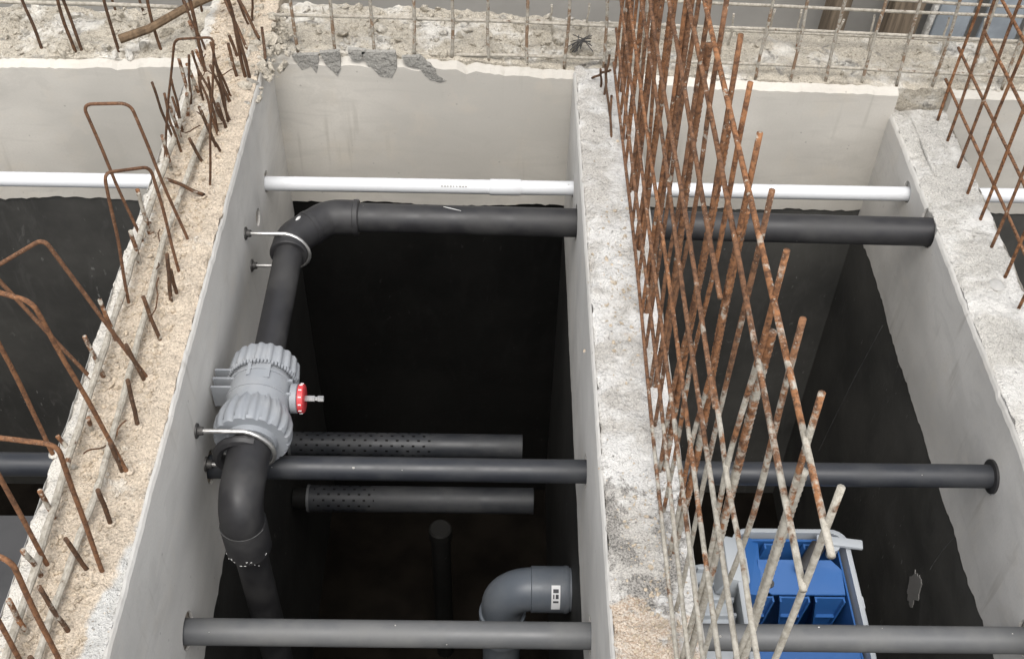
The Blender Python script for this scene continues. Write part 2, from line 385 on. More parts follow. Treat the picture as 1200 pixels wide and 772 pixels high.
# ------------------------------------------------------------ stones and chips on the broken tops
def chips(n, fx, fy, fz, rmin, rmax, mat, parent, seed):
    rnd = random.Random(seed); bm = bmesh.new()
    for i in range(n):
        x, y = fx(rnd), fy(rnd); r = rmin*(rmax/rmin)**(rnd.random()**2.2); z = fz(x, y)+r*.25
        res = bmesh.ops.create_icosphere(bm, subdivisions=1, radius=r)
        q = Quaternion((rnd.gauss(0, 1), rnd.gauss(0, 1), rnd.gauss(0, 1), rnd.gauss(0, 1))).normalized(); s = V(rnd.uniform(.7, 1.4), rnd.uniform(.7, 1.3), rnd.uniform(.4, .8))
        for v in res['verts']:
            c = v.co*rnd.uniform(.75, 1.2); c = q @ V(c.x*s.x, c.y*s.y, c.z*s.z); v.co = c+V(x, y, z)
    o = obj('stone_chips', bm, mat, parent, smooth=False); o['kind'] = 'stuff'; return o
def topz(base, amp, seed):
    return lambda x, y: base(x, y)+amp*(fbm(x*9, y*9, seed)*.8+fbm(x*42, y*42, seed+3, 3)*.45)
chips(2600, lambda r: r.uniform(LX0+.03, LX1-.04), lambda r: r.uniform(.55, 2.84), topz(lambda x, y: LT, .011, 1), .0018, .0075, STONE, wl_, 1)
chips(500, lambda r: r.gauss((CX0+CX1)/2, .03), lambda r: r.choice((r.gauss(.9, .06), r.gauss(1.75, .15), r.gauss(1.1, .1))), topz(lambda x, y: CT, .007, 11), .0015, .006, STONE, wc_, 2)
chips(200, lambda r: r.uniform(RX0+.03, RX1-.03), lambda r: r.uniform(1.2, 2.48), topz(lambda x, y: RT, .006, 23), .0015, .005, CONR, wr_, 3)
chips(1100, lambda r: r.uniform(-1.5, .3), lambda r: r.uniform(2.53, 2.75), topz(lambda x, y: lerp_tab(x, BT), .013, 31), .0025, .018, CONB, wb_, 4)
chips(260, lambda r: r.uniform(.35, 1.6), lambda r: r.uniform(2.53, 2.75), topz(lambda x, y: lerp_tab(x, BT), .013, 31), .0025, .012, CONB, wb_, 5)
chips(160, lambda r: r.gauss(-.585, .035), lambda r: r.gauss(2.5, .1), topz(lambda x, y: .05, .011, 1), .004, .02, CONB, wl_, 6)

# ------------------------------------------------------------ reinforcing bars
def bar_mesh(r, wob, seed, rings=14, seg=8):
    """bar of length 1 along Z, faintly bent"""
    bm = bmesh.new(); pts = []; rs = []
    for i in range(rings+1):
        t = i/rings; w = math.sin(PI*t)
        pts.append((wob*w*N(t*2.3, seed)*2, wob*w*N(t*2.3, seed+9)*2, t)); rs.append(r*(1+.10*N(t*40, seed+4)))
    add_tube(bm, pts, rs, seg)
    me = bpy.data.meshes.new('bar'); bmesh.ops.recalc_face_normals(bm, faces=bm.faces); bm.to_mesh(me); bm.free()
    for p in me.polygons: p.use_smooth = True
    return me
def ribbed_mesh(r, L, seed):
    bm = bmesh.new(); pts = []; rs = []; n = int(L/.0045)
    for i in range(n+1):
        z = L*i/n; pts.append((.004*math.sin(PI*i/n)*N(z*2, seed)*2, .004*math.sin(PI*i/n)*N(z*2, seed+5)*2, z)); rs.append(r*(1.09 if i % 2 else .93))
    add_tube(bm, pts, rs, 10)
    me = bpy.data.meshes.new('starter_bar'); bmesh.ops.recalc_face_normals(bm, faces=bm.faces); bm.to_mesh(me); bm.free()
    for p in me.polygons: p.use_smooth = True
    return me
def lay(name, me, mat, parent, a, b, unit=True):
    a, b = Vector(a), Vector(b); d = b-a
    o = bpy.data.objects.new(name, me); COL.objects.link(o)
    if not len(me.materials): me.materials.append(mat)
    rot = d.to_track_quat('Z', 'Y').to_matrix().to_4x4()
    roll = Matrix.Rotation(random.uniform(0, 6.28), 4, 'Z')
    sc = Matrix.Diagonal((1, 1, d.length if unit else 1, 1))
    mw = Matrix.Translation(a) @ rot @ roll @ sc
    if parent:
        o.parent = parent; o.matrix_parent_inverse = Matrix.Identity(4); o.matrix_basis = parent.matrix_world.inverted() @ mw
    else: o.matrix_world = mw
    return o
def variants(r, wob, mat, k=4):
    ms = [bar_mesh(r, wob, 3.7*i+r*1000) for i in range(k)]
    for m in ms: m.materials.append(mat)
    return ms

# --- the large mesh standing on the middle wall
cage = empty('rebar_mesh', (.295, 1.45, 0), 'tall rusty rebar mesh standing on the middle wall, its near bars splashed with cement', 'rebar mesh')
VB = variants(.0037, .006, RC); HB = variants(.0036, .003, RC)
tips = [(.58, .86), (.675, .872), (.772, .868), (.865, .872), (.965, .868), (1.07, .866), (1.155, .876), (1.245, .885), (1.345, .878)]
y = 1.345
while y < 2.44: y += .098+random.uniform(-.004, .004); tips.append((y, .872+random.uniform(-.02, .01)))
for k, (y, z) in enumerate(tips):
    lay('bar', random.choice(VB), RC, cage, (.2965+random.uniform(-.002, .002), y+random.uniform(-.005, .005), -.03), (.295+random.uniform(-.004, .003), y, z))
for k in range(9):
    z = .027+.0975*k+.004*N(k, 3.3)
    ends = {8: [(.545, 2.52)], 7: [(.57, 2.5)], 6: [(.997, 2.53)], 5: [(.585, 1.05), (.99, 2.46)], 4: [(.5, 2.55)]}.get(k, [(.45, 2.5)])
    if k == 6: ends = [(1.06, 2.53)]
    if k == 5: ends = [(.575, 1.02), (.96, 2.5)]
    for q, (a, b) in enumerate(ends):
        lay('bar', random.choice(HB), RC, cage, (.2885+.0012*max(0, k-5)-.003*q+random.uniform(-.001, .001), a, z-.004*q), (.2885+.0012*max(0, k-5)+random.uniform(-.003, .003), b, z+random.uniform(-.005, .005)))
SB = [ribbed_mesh(.0056, .77, s) for s in (1, 5)]
for m in SB: m.materials.append(RC)
for k, (y, z) in enumerate(tips[1::2]):      # a thicker starter bar tied behind every second upright
    lay('starter_bar', random.choice(SB), RC, cage, (.3065+random.uniform(-.001, .001), y+.004, -.03), (.3045+random.uniform(-.001, .002), y+.012, .735), False)
# --- second mesh on the right wall
cage2 = empty('rebar_mesh', (1.14, 2.0, RT), 'rust red rebar mesh on the right wall, cut off by the photo edge', 'rebar mesh')
VB2 = variants(.0038, .005, RR); HB2 = variants(.0038, .004, RR)
for k, y in enumerate((1.28, 1.38, 1.48, 1.58, 1.68, 1.78, 1.88, 1.977, 2.076, 2.174, 2.274, 2.378, 2.47)):
    lay('bar', random.choice(VB2), RR, cage2, (1.142+random.uniform(-.003, .003), y, RT-.02), (1.138+random.uniform(-.006, .006), y+random.uniform(-.01, .01), .78))
for k, (z, b) in enumerate(((-.015, 2.52), (.086, 2.50), (.192, 2.40), (.293, 2.46), (.394, 2.5), (.495, 2.5), (.597, 2.5), (.70, 2.5))):
    lay('bar', random.choice(HB2), RR, cage2, (1.148, 1.2, z-.012), (1.147+random.uniform(-.004, .004), b, z+random.uniform(-.004, .004)))
# --- two thin meshes along the back wall
VB3 = variants(.0042, .004, RN); HB3 = variants(.0044, .004, RW); VB4 = variants(.0030, .004, RW)
cage3 = empty('rebar_mesh', (.5, 2.53, 0), 'pale cement-splashed wire mesh standing along the front edge of the back wall', 'rebar mesh')
x = -.51
while x < 1.75:
    zt = lerp_tab(x, BT); lay('bar', random.choice(VB3), RN, cage3, (x, 2.53, zt-.02), (x+random.uniform(-.01, .01), 2.53+random.uniform(-.01, .01), zt+.42+random.uniform(-.03, .03))); x += .0955+random.uniform(-.006, .006)
for k in range(5):
    lay('bar', random.choice(HB3), RW, cage3, (-.56, 2.538, .022+.1*k), (.35, 2.538, .012+.1*k-.006*(k % 2))); lay('bar', random.choice(HB3), RW, cage3, (.25, 2.544, .012+.1*k), (1.8, 2.54, -.03+.1*k))
cage4 = empty('rebar_mesh', (.9, 2.68, 0), 'low pale wire mesh at the rear edge of the back wall, behind the taller one', 'rebar mesh')
x = .14
while x < 1.75:
    zt = lerp_tab(x, BT); lay('bar', random.choice(VB4), RW, cage4, (x, 2.68, zt-.02), (x+random.uniform(-.012, .012), 2.68+random.uniform(-.008, .008), zt+.10+random.uniform(-.02, .015))); x += .096+random.uniform(-.007, .007)
for k in range(2):
    lay('bar', random.choice(HB3), RW, cage4, (.08, 2.686, .03+.075*k), (1.8, 2.686, -.02+.075*k))

# --- cut stubs and the two cement-covered bars lying along the left wall
SW = variants(.0042, .0014, RM); SD = variants(.0039, .0014, RH)
stubs = [(-.708,2.094,-.713,.176),(-.627,2.090,-.648,.174),(-.650,2.037,-.662,.140),(-.714,2.002,-.717,.160),(-.620,2.161,-.622,.148),(-.715,1.791,-.712,.172),
 (-.716,1.700,-.719,.154),(-.636,1.592,-.615,.179),(-.627,1.616,-.619,.121),(-.628,1.487,-.638,.168),(-.711,1.486,-.732,.145),(-.712,1.396,-.727,.148),(-.637,1.393,-.643,.144),
 (-.707,1.276,-.707,.115),(-.629,1.285,-.630,.167),(-.730,1.232,-.745,.097),(-.630,1.186,-.633,.157),(-.705,1.201,-.715,.085),(-.720,1.089,-.714,.147),(-.628,1.082,-.629,.167),
 (-.709,.982,-.713,.153),(-.639,.993,-.639,.151),(-.640,.881,-.651,.166),(-.702,.875,-.710,.154),(-.720,2.194,-.714,.123),(-.713,1.788,-.711,.092),(-.713,2.401,-.724,.103),
 (-.73,2.278,-.735,.146),(-.73,2.467,-.738,.155),(-.627,2.26,-.64,.13),(-.63,2.36,-.65,.15),(-.64,2.45,-.65,.12),(-.71,2.30,-.72,.16),(-.70,.78,-.71,.15),(-.635,.79,-.645,.16)]
for x, y, xt, zt in stubs:
    pale = x < -.68
    lay('rebar_stub', random.choice(SW if pale else SD), RM, wl_, (x, y, .03), (xt+random.uniform(-.008, .008), y+random.uniform(-.02, .02), zt+random.uniform(-.02, .012)))
    bm = bmesh.new()      # splash of mortar at the foot
    res = bmesh.ops.create_icosphere(bm, subdivisions=2, radius=.008)
    for v in res['verts']: v.co = V(v.co.x*1.3, v.co.y*1.3, v.co.z*.55)*(1+.35*N(v.co.x*90+x*9, v.co.y*90+y*9, v.co.z*90))+V(x, y, LT-.001)
    obj('mortar_splash', bm, SAND, wl_)
lay('rebar_stub', SD[0], RD, wl_, (-.628, 1.92, .055), (-.696, 1.90, .115)); lay('rebar_stub', SD[1], RD, wl_, (-.60, 2.53, .05), (-.668, 2.60, .16))
lay('rebar_stub', SD[1], RD, wl_, (-.62, 2.47, .05), (-.70, 2.62, .13)); lay('rebar_stub', SD[2], RD, wl_, (-.575, 2.44, .05), (-.585, 2.50, .11))
for nm, pts, mat, r in (('lying_bar', [(-.722, 2.30, .085), (-.716, 2.145, .09), (-.719, 1.9, .088), (-.719, 1.738, .09), (-.717, 1.427, .086), (-.715, 1.189, .088), (-.711, .971, .084), (-.712, .7, .084)], RW, .0064),
                    ('lying_bar', [(-.65, 2.25, .075), (-.662, 2.141, .074), (-.675, 1.722, .078), (-.664, 1.444, .074), (-.655, 1.153, .078), (-.666, .942, .074), (-.673, .7, .074)], RW, .0058)):
    P = []
    for a, b in zip(pts, pts[1:]):
        for i in range(14):
            t = i/14; p = Vector(a).lerp(Vector(b), t); P.append(p+V(.0022*N(p.y*14, 3, r*900), 0, .0022*N(p.y*14, 9, r*900)))
    P.append(Vector(pts[-1]))
    tube_obj(nm, P, [r*(1+.28*N(p.y*55, 4, r*500)) for p in P], mat, wl_, 9)

# --- hairpin bars rising from the left wall: two legs and a bent-over top each
def hairpin(label, la, lb, ta, tb, r, mat, group='bent hairpin bars rising from the left wall'):
    la, lb, ta, tb = map(Vector, (la, lb, ta, tb)); rc = .020
    def corner(p, a, b):
        d1 = (a-p).normalized(); d2 = (b-p).normalized(); A = p+d1*rc; B = p+d2*rc
        return [A*(1-t)**2+p*2*t*(1-t)+B*t*t for t in [i/6 for i in range(7)]]
    P = [la+(ta-la)*(i/10) for i in range(10)]
    P = [p for p in P if (p-ta).length > rc*1.1]+corner(ta, la, tb)+corner(tb, ta, lb)+[q for q in [tb+(lb-tb)*(i/10) for i in range(1, 11)] if (q-tb).length > rc*1.1]
    P = [p+V(.0028*N(p.z*7, la.y*9), .0028*N(p.z*7, la.y*9, 5), 0) for p in P]
    root = empty('hairpin_bar', ((la+lb)/2)[:], label, 'rebar', group)
    tube_obj('bent_bar', P, [r*.80*(1+.08*N(p.z*60, la.y)) for p in P], mat, root, 9)
    for c in (la, lb):
        bm = bmesh.new(); res = bmesh.ops.create_icosphere(bm, subdivisions=2, radius=.008)
        for v in res['verts']: v.co = V(v.co.x*1.2, v.co.y*1.2, v.co.z*.5)*(1+.35*N(v.co.x*90, v.co.y*90+c.y*9, v.co.z*90))+V(c.x, c.y, LT)
        obj('mortar_splash', bm, SAND, root)
hb = .035
hairpin('thin dark hairpin bar nearest the back wall on the sandy left wall', (-.741, 2.016, hb), (-.627, 1.951, hb), (-.651, 2.016, .377), (-.552, 1.951, .424), .0033, RD)
hairpin('brown hairpin bar whose square top stands clear against the pale plaster on the left', (-.723, 1.764, hb), (-.633, 1.774, hb), (-.764, 1.764, .395), (-.680, 1.774, .392), .0040, RB)
hairpin('brown hairpin bar whose square top crosses in front of the white pipe', (-.714, 1.59, hb), (-.633, 1.681, hb), (-.687, 1.59, .375), (-.638, 1.681, .318), .0040, RB)
hairpin('highest of the rusty hairpin bars at the left edge, leaning out over black coating', (-.738, 1.403, hb), (-.632, 1.399, hb), (-.844, 1.403, .315), (-.732, 1.399, .392), .0047, RB)
hairpin('second highest of the rusty hairpin bars at the left edge of the photo', (-.757, 1.22, hb), (-.621, 1.186, hb), (-.771, 1.22, .46), (-.672, 1.186, .460), .0049, RB)
hairpin('rusty hairpin bar at the left edge whose bend is before the dark cross pipe', (-.705, .999, hb), (-.617, .988, hb), (-.715, .999, .385), (-.604, .988, .380), .0048, RB)
hairpin('rusty hairpin bar in the bottom left corner of the photo', (-.70, .83, hb), (-.62, .80, hb), (-.69, .83, .38), (-.61, .80, .38), .0049, RB)
FW = variants(.0031, .004, RD); rnd = random.Random(21)
for k in range(16):
    x = rnd.choice((-.63, -.71))+rnd.uniform(-.015, .015); y = rnd.uniform(2.05, 2.62)
    lay('rebar_stub', rnd.choice(FW), RD, wl_, (x, y, .04), (x+rnd.uniform(-.05, .02), y+rnd.uniform(-.05, .04), rnd.uniform(.13, .24)))
for k in range(7):
    x = -.69+rnd.uniform(-.04, .05); y = rnd.uniform(1.2, 2.4); a = rnd.uniform(0, PI)
    P = [V(x+.035*t*math.cos(a)+.008*N(t*2, k), y+.06*t*math.sin(a), .068+.02*abs(t)+.006*N(t*2, k, 3)) for t in [-1+i/5 for i in range(11)]]
    tube_obj('tie_wire', P, .0015, RD, wl_, 5)
# uprights at the junction of the left wall and the back wall
JV = variants(.0042, .004, RD)
jn = empty('rebar_upright', (-.598, 2.356, .05), 'dark pair of upright bars at the far right corner of the sandy left wall', 'rebar')
lay('bar', JV[0], RD, jn, (-.598, 2.356, .03), (-.628, 2.356, .36)); lay('bar', JV[1], RD, jn, (-.609, 2.362, .03), (-.622, 2.35, .34))
for (x, y, xt, zt, lab) in ((-.708, 2.386, -.720, .34, 'slim dark upright bar at the sandy wall end, beside the farthest hairpin'),
                        (-.97, 2.55, -.985, .32, 'thin dark upright bar on the back wall, right of the doubled upright'),
                        (-1.165, 2.55, -1.19, .30, 'pale bent upright bar at the top left corner of the photo on the back wall'),
                        (-.865, 2.56, -.885, .30, 'brown upright bar on the back wall in front of the fallen stick')):
    u = empty('rebar_upright', (x, y, .02), lab, 'rebar'); lay('bar', random.choice(JV), RD, u, (x, y, -.02), (xt, y, zt))
u = empty('rebar_upright', (-1.075, 2.55, 0), 'thick doubled upright bar on the left end of the back wall', 'rebar')
lay('bar', JV[0], RD, u, (-1.082, 2.55, -.02), (-1.10, 2.55, .32)); lay('bar', JV[2], RD, u, (-1.066, 2.553, -.02), (-1.085, 2.55, .32))
JV2 = variants(.0034, .003, RD)
for k, (x, xt, lab) in enumerate(((-.945, -.96, 'third'), (-.83, -.845, 'second'), (-1.02, -1.03, 'fourth'), (-.79, -.80, 'first'))):
    u = empty('rebar_upright', (x, 2.72, .02), lab+' thin upright left of the sandy wall at the rear of the back wall', 'rebar', 'thin uprights at the rear left of the back wall')
    lay('bar', JV2[k], RD, u, (x, 2.73, -.02), (xt, 2.73, .2))
u = empty('lying_rebar', (-1.1, 2.66, .07), 'cement-covered bar lying level along the left end of the back wall', 'rebar')
lay('bar', variants(.0055, .004, RW, 1)[0], RW, u, (-1.6, 2.66, .075), (-.83, 2.66, .065))
P = [V(-.95, 2.52, .055), V(-.88, 2.545, .07), V(-.80, 2.60, .095), V(-.72, 2.64, .115), V(-.64, 2.66, .14)]
tag(tube_obj('stick', P, [.012, .011, .0105, .010, .008], TWIG, None, 9), 'brown wooden stick lying across the corner of the back wall and the sandy left wall', 'stick')
# loose bundle of tie wire on the back wall
bm = bmesh.new(); rnd = random.Random(4)
for i in range(16):
    a = rnd.uniform(0, PI); c = V(.21+rnd.uniform(-.008, .008), 2.60+rnd.uniform(-.006, .006), .015)
    d = V(math.cos(a), math.sin(a)*.8, rnd.uniform(-.1, .25))*rnd.uniform(.02, .045)
    add_tube(bm, [c-d, c+V(0, 0, .012), c+d], .0014, 5)
tag(obj('tie_wire', bm, DSTEEL), 'dark tuft of tie wire lying on the back wall behind the middle wall', 'wire')
# bent wire ends at the far end of the middle wall
TW = variants(.0030, .003, RD)
for a, b in (((.262, 2.40, -.01), (.268, 2.42, .10)), ((.272, 2.30, -.01), (.262, 2.44, .06)), ((.255, 2.44, -.01), (.245, 2.38, .085)), ((.268, 2.2, -.01), (.272, 2.33, .045)), ((.235, 2.47, 0), (.275, 2.43, .05))):
    lay('wire_end', random.choice(TW), RD, wc_, a, b)

# ------------------------------------------------------------ pipes
def straight(name, label, y, z, r, mat, xa, xb, sockets=(), dia_seg=20):
    root = empty(name, ((xa+xb)/2, y, z), label, 'pipe')
    tube_obj('pipe', [(xa+(xb-xa)*i/20, y, z+.0012*N(i*.4, y)) for i in range(21)], r, mat, root, dia_seg)
    for x0, x1, rr in sockets:
        tube_obj('coupling', [(x0, y, z), (x0+.003, y, z), (x1-.003, y, z), (x1, y, z)], [r, rr, rr, r], mat, root, dia_seg)
    return root
straight('white_pipe', 'thin white plastic pipe crossing all the chambers along the back', WY, WZ, .0183, PWHT, -1.89, 2.14, ((-.02, .06, .0205),))
straight('grey_pipe', 'charcoal plastic pipe crossing the chambers at mid height, below the valve', MY, MZ, .0245, PDRK, -1.89, 1.05)
straight('grey_pipe', 'mid grey plastic pipe crossing the chambers lowest, nearest the viewer', GY, GZ, .0258, PGRY, -1.89, 1.05)
for x, y, z, r, par in ((RX0-.002, MY, MZ, .031, wr_),):
    pass

def marks(root, y, z, r, spec, mat, name):
    bm = bmesh.new()
    for x0, x1, a0, a1 in spec:
        L = []
        for i in range(5):
            a = a0+(a1-a0)*i/4; L.append([bm.verts.new((x, y+r*math.cos(a), z+r*math.sin(a))) for x in (x0, x1)])
        for p, q in zip(L, L[1:]): bm.faces.new((p[0], q[0], q[1], p[1]))
    o = obj(name, bm, mat, root); o['kind'] = 'stuff'
rnd = random.Random(12)
wp_, mp_, gp_ = [o for o in COL.objects if o.get('category') == 'pipe'][:3]
marks(wp_, WY, WZ, .0187, [(x, x+rnd.uniform(.003, .006), 2.35, 2.55) for x in [-.08-.0075*i for i in range(9)]]+[(.30+.0075*i, .305+.0075*i, 2.3, 2.5) for i in range(10)], GROUND, 'print_marks')
def splats(root, y, z, r, n, mat, seed):
    rr = random.Random(seed); bm = bmesh.new()
    for i in range(n):
        x = rr.uniform(-.55, 1.0); a = rr.gauss(1.9, .5); q = .0008*(4**rr.random()**1.8)
        res = bmesh.ops.create_icosphere(bm, subdivisions=1, radius=q)
        for v in res['verts']: v.co = V(v.co.x*1.3, v.co.y, v.co.z*.5)+V(x, y+r*math.cos(a), z+r*math.sin(a))
    o = obj('cement_specks', bm, mat, root, smooth=False); o['kind'] = 'stuff'
splats(gp_, GY, GZ, .0258, 9, CONR, 3); splats(mp_, MY, MZ, .0245, 5, CONR, 4); splats(wp_, WY, WZ, .0183, 8, CONB, 5)

# black pipework with the valve
pw = empty('black_pipework', (-.478, 1.7, BZ), 'black plastic pipework with elbows and a light grey valve along the left wall', 'pipework')
PX = -.478
rp = .0325
def arc(c, a0, a1, rad, ax, n=10):
    return [Vector(c)+(Vector(ax[0])*math.cos(a0+(a1-a0)*i/n)+Vector(ax[1])*math.sin(a0+(a1-a0)*i/n))*rad for i in range(n+1)]
YT = 2.095
tube_obj('pipe', [(-.33+(1.045+.33)*i/16, YT-.02*i/16, BZ) for i in range(17)], .0345, PBLK, pw, 24)
# upper elbow: two 45 degree turns with sockets
def rounded(P, rc, n=6):
    P = [Vector(p) for p in P]; out = [P[0]]
    for a, p, b in zip(P, P[1:], P[2:]):
        A = p+(a-p).normalized()*rc; B = p+(b-p).normalized()*rc
        out += [A*(1-t)**2+p*2*t*(1-t)+B*t*t for t in [i/n for i in range(n+1)]]
    return out+[P[-1]]
Pa, Pb = V(-.400, YT, BZ), V(PX, YT-.082, BZ)
off = V(PX, YT-.085, BZ)
E1 = rounded([V(-.335, YT, BZ), Pa, Pb, V(PX, off.y-.045, BZ)], .026)
tube_obj('elbow', E1, .0415, PBLK, pw, 24)
for c, d in ((V(-.335, YT, BZ), V(1, 0, 0)), (V(PX, off.y-.045, BZ), V(0, 1, 0)), ((Pa+Pb)/2, (Pa-Pb).normalized())):
    tube_obj('socket_ring', [c-d*.007, c-d*.005, c+d*.005, c+d*.007], [.041, .0432, .0432, .041], PBLK, pw, 24)
yv0, yv1 = 1.655, 1.385
tube_obj('pipe', [(PX, off.y-.03-(off.y-.03-1.40)*i/8, BZ) for i in range(9)], rp, PBLK, pw, 24)
# lower elbow and drop pipe
rl = .048
E2 = [V(PX, 1.405, BZ), V(PX, 1.33, BZ)]+arc((PX, 1.311, BZ-rl), PI/2, PI, rl, ((0, 1, 0), (0, 0, 1)), 10)+[V(PX, 1.263, BZ-rl-.012)]
tube_obj('elbow', E2, .0422, PBLK, pw, 24)
tube_obj('socket', *stepped((PX, 1.263, BZ-rl-.006), (PX, 1.263, -1), [(0, .043), (.004, .0452), (.085, .0445), (.093, .036)]), PBLK, pw, 24)
tube_obj('drop_pipe', [(PX, 1.263, -.27), (PX, 1.265, -1.0), (PX, 1.265, ZFL)], rp, PBLK, pw, 20)
bm = bmesh.new(); rnd = random.Random(9)
for i in range(20):
    a = rnd.uniform(-2.7, -.3); z = BZ-rl-.088+rnd.gauss(0, .008); r = rnd.uniform(.0007, .0022); rr = .0438
    res = bmesh.ops.create_icosphere(bm, subdivisions=1, radius=r)
    for v in res['verts']: v.co = V(v.co.x*1.6, v.co.y*.6, v.co.z)+V(PX+rr*math.cos(a), 1.263+rr*math.sin(a), z)
g = obj('glue_drips', bm, GLUE, pw); g['kind'] = 'stuff'
tube_obj('pale_mark', [V(PX+.012+.0022*i, YT-.062+.0035*i, BZ+.0412) for i in range(5)], [.001, .003, .0035, .003, .001], GLUE, pw, 6)  # thin white streak on top of the elbow
tube_obj('pale_mark', [V(-.085-.014*i, YT-.010+.004*i, BZ+.0338+.0006*i) for i in range(4)], [.0006, .0011, .0011, .0006], GLUE, pw, 5)
bm = bmesh.new()
P = [V(PX+.0453*math.cos(a), 1.263+.0449*math.sin(a), BZ-rl-.004) for a in [-2.8+i*.2 for i in range(13)]]; add_tube(bm, P, .0006, 5); obj('glue_line', bm, SCR, pw)

# valve: two ribbed union nuts, barrel, flanges, stem with red ring
def nut(ya, yb, r0, r1, nrib, barrel=False):
    """scalloped ring nut along y from ya (radius r0) to yb (radius r1)"""
    bm = bmesh.new(); seg = nrib*8; rings = []
    prof = [(0, .72), (.02, .96), (.12, 1.0), (.86, 1.0), (1.0, .95), (1.0, .62)]
    if barrel: prof = [(0, .80), (.04, .96), (.25, 1.06), (.5, 1.10), (.75, 1.05), (.93, .98), (1.0, .93), (1.0, .62)]
    for t, f in prof:
        y = ya+(yb-ya)*t; rr = (r0+(r1-r0)*t)*f; ring = []
        for k in range(seg):
            a = 2*PI*k/seg; ph = (k % 8)/8
            lim = .30 if not barrel else .12+.42*t
            rib = 1.0 if ph < lim else (.97 if ph in (.375, .875) else .935)
            if f < .8: rib = 1
            ring.append(bm.verts.new((PX+rr*rib*math.cos(a), y, BZ+rr*rib*math.sin(a))))
        rings.append(ring)
    for a, b in zip(rings, rings[1:]):
        for k in range(seg): bm.faces.new((a[k], a[(k+1) % seg], b[(k+1) % seg], b[k]))
    bm.faces.new(rings[0]); bm.faces.new(rings[-1])
    return bm
valve = tube_obj('valve', *stepped((PX, 1.60, BZ), (PX, 1.4, BZ), [(0, .052), (.02, .059), (.04, .063), (.08, .065), (.12, .062), (.16, .058), (.195, .05)]), PVAL, pw, 32)
obj('union_nut', nut(1.572, 1.622, .074, .070, 20), PVAL, valve)
obj('union_nut', nut(1.500, 1.416, .062, .078, 18, True), PVAL, valve)
bm = bmesh.new()
for k in range(60):
    a = 2*PI*k/60; c = V(PX+.069*math.cos(a), 1.569, BZ+.069*math.sin(a)); add_box(bm, c-V(.0022, .004, .0022), c+V(.0022, .004, .0022))
obj('knurled_ring', bm, PVAL, valve)
bm = bmesh.new()
for y0 in (1.512, 1.548):
    add_box(bm, (PX+.03, y0, BZ-.028), (-.411, y0+.006, BZ+.03))
add_box(bm, (PX+.03, 1.518, BZ-.006), (-.411, 1.548, BZ+.0)); obj('stem_web', bm, PVAL, valve)
bm = bmesh.new()
for y0 in (1.522, 1.545, 1.568):
    add_box(bm, (-.571, y0, BZ-.02), (PX-.03, y0+.005, BZ+.038))
add_box(bm, (-.571, 1.527, BZ-.02), (PX-.03, 1.567, BZ+.006)); obj('wall_flange', bm, PVAL, valve)
tube_obj('stem_flange', [(-.415, 1.528, BZ), (-.413, 1.528, BZ), (-.401, 1.528, BZ), (-.399, 1.528, BZ)], [.027, .031, .031, .027], PVAL, valve, 24)
tube_obj('red_ring', [(-.400, 1.528, BZ), (-.398, 1.528, BZ), (-.388, 1.528, BZ), (-.386, 1.528, BZ)], [.027, .030, .030, .027], RED, valve, 24)
bm = bmesh.new()
for k in range(12):
    a = 2*PI*k/12+.1; c = V(-.393, 1.528+.0302*math.cos(a), BZ+.0302*math.sin(a)); add_box(bm, c-V(.0032, .0010, .0010), c+V(.0032, .0010, .0010))
obj('white_marks', bm, LABW, valve)
tube_obj('stem', [(-.40, 1.528, BZ), (-.366, 1.528, BZ), (-.365, 1.528, BZ), (-.361, 1.528, BZ), (-.360, 1.528, BZ), (-.348, 1.528, BZ)], [.0065, .0065, .0045, .0045, .0065, .0065], STEEL, valve, 6)
for a in (PI*.25, PI*.75, PI*1.25, PI*1.75):
    tube_obj('bolt', [(-.402, 1.528+.022*math.cos(a), BZ+.022*math.sin(a)), (-.396, 1.528+.022*math.cos(a), BZ+.022*math.sin(a))], .0035, DSTEEL, valve, 6)
for yy in (1.553, 1.512):
    tube_obj('moulded_ring', [(PX, yy-.003, BZ), (PX, yy-.002, BZ), (PX, yy+.002, BZ), (PX, yy+.003, BZ)], [.060, .0668, .0668, .060], PVAL, valve, 32)
bm = bmesh.new(); add_box(bm, (PX-.02, 1.535, BZ+.0625), (PX-.013, 1.575, BZ+.0655)); add_box(bm, (PX-.004, 1.53, BZ+.0605), (PX+.026, 1.572, BZ+.0635)); obj('raised_marking', bm, PVAL, valve)
bm = bmesh.new(); add_tube(bm, [V(PX+.052*math.cos(a)-.01, 1.385, BZ+.052*math.sin(a)-.012) for a in [PI*.35+i*PI*1.3/12 for i in range(13)]], .011, 8); obj('pipe_clip', bm, PBLK, pw)

# U-bolt clamps
def clamp(y, label, rr, zc=-.165):
    root = empty('pipe_clamp', (LX1, y, zc), label, 'clamp', None)
    xw, hx = LX1-.03, PX-.006
    P = [V(xw, y, zc+rr), V(-.55, y, zc+rr), V(-.51, y-.001, zc+rr+.001)]+[V(hx+rr*math.sin(a)*1.02, y-.010*math.sin(a), zc+rr*math.cos(a)) for a in [i*PI/12 for i in range(13)]]+[V(-.55, y, zc-rr), V(xw, y, zc-rr)]
    tube_obj('rod', P, .0048, STEEL, root, 10)
    for s in (1, -1):
        z = zc+s*rr
        tube_obj('nut', [(LX1-.001, y, z), (LX1+.003, y, z), (LX1+.004, y, z), (LX1+.013, y, z)], [.016, .015, .0095, .0085], DSTEEL, root, 12)
clamp(1.985, 'steel pipe clamp holding the upper black elbow to the left wall', .050, -.160)
clamp(1.402, 'steel pipe clamp holding the lower elbow, just below the grey valve', .053, -.156)

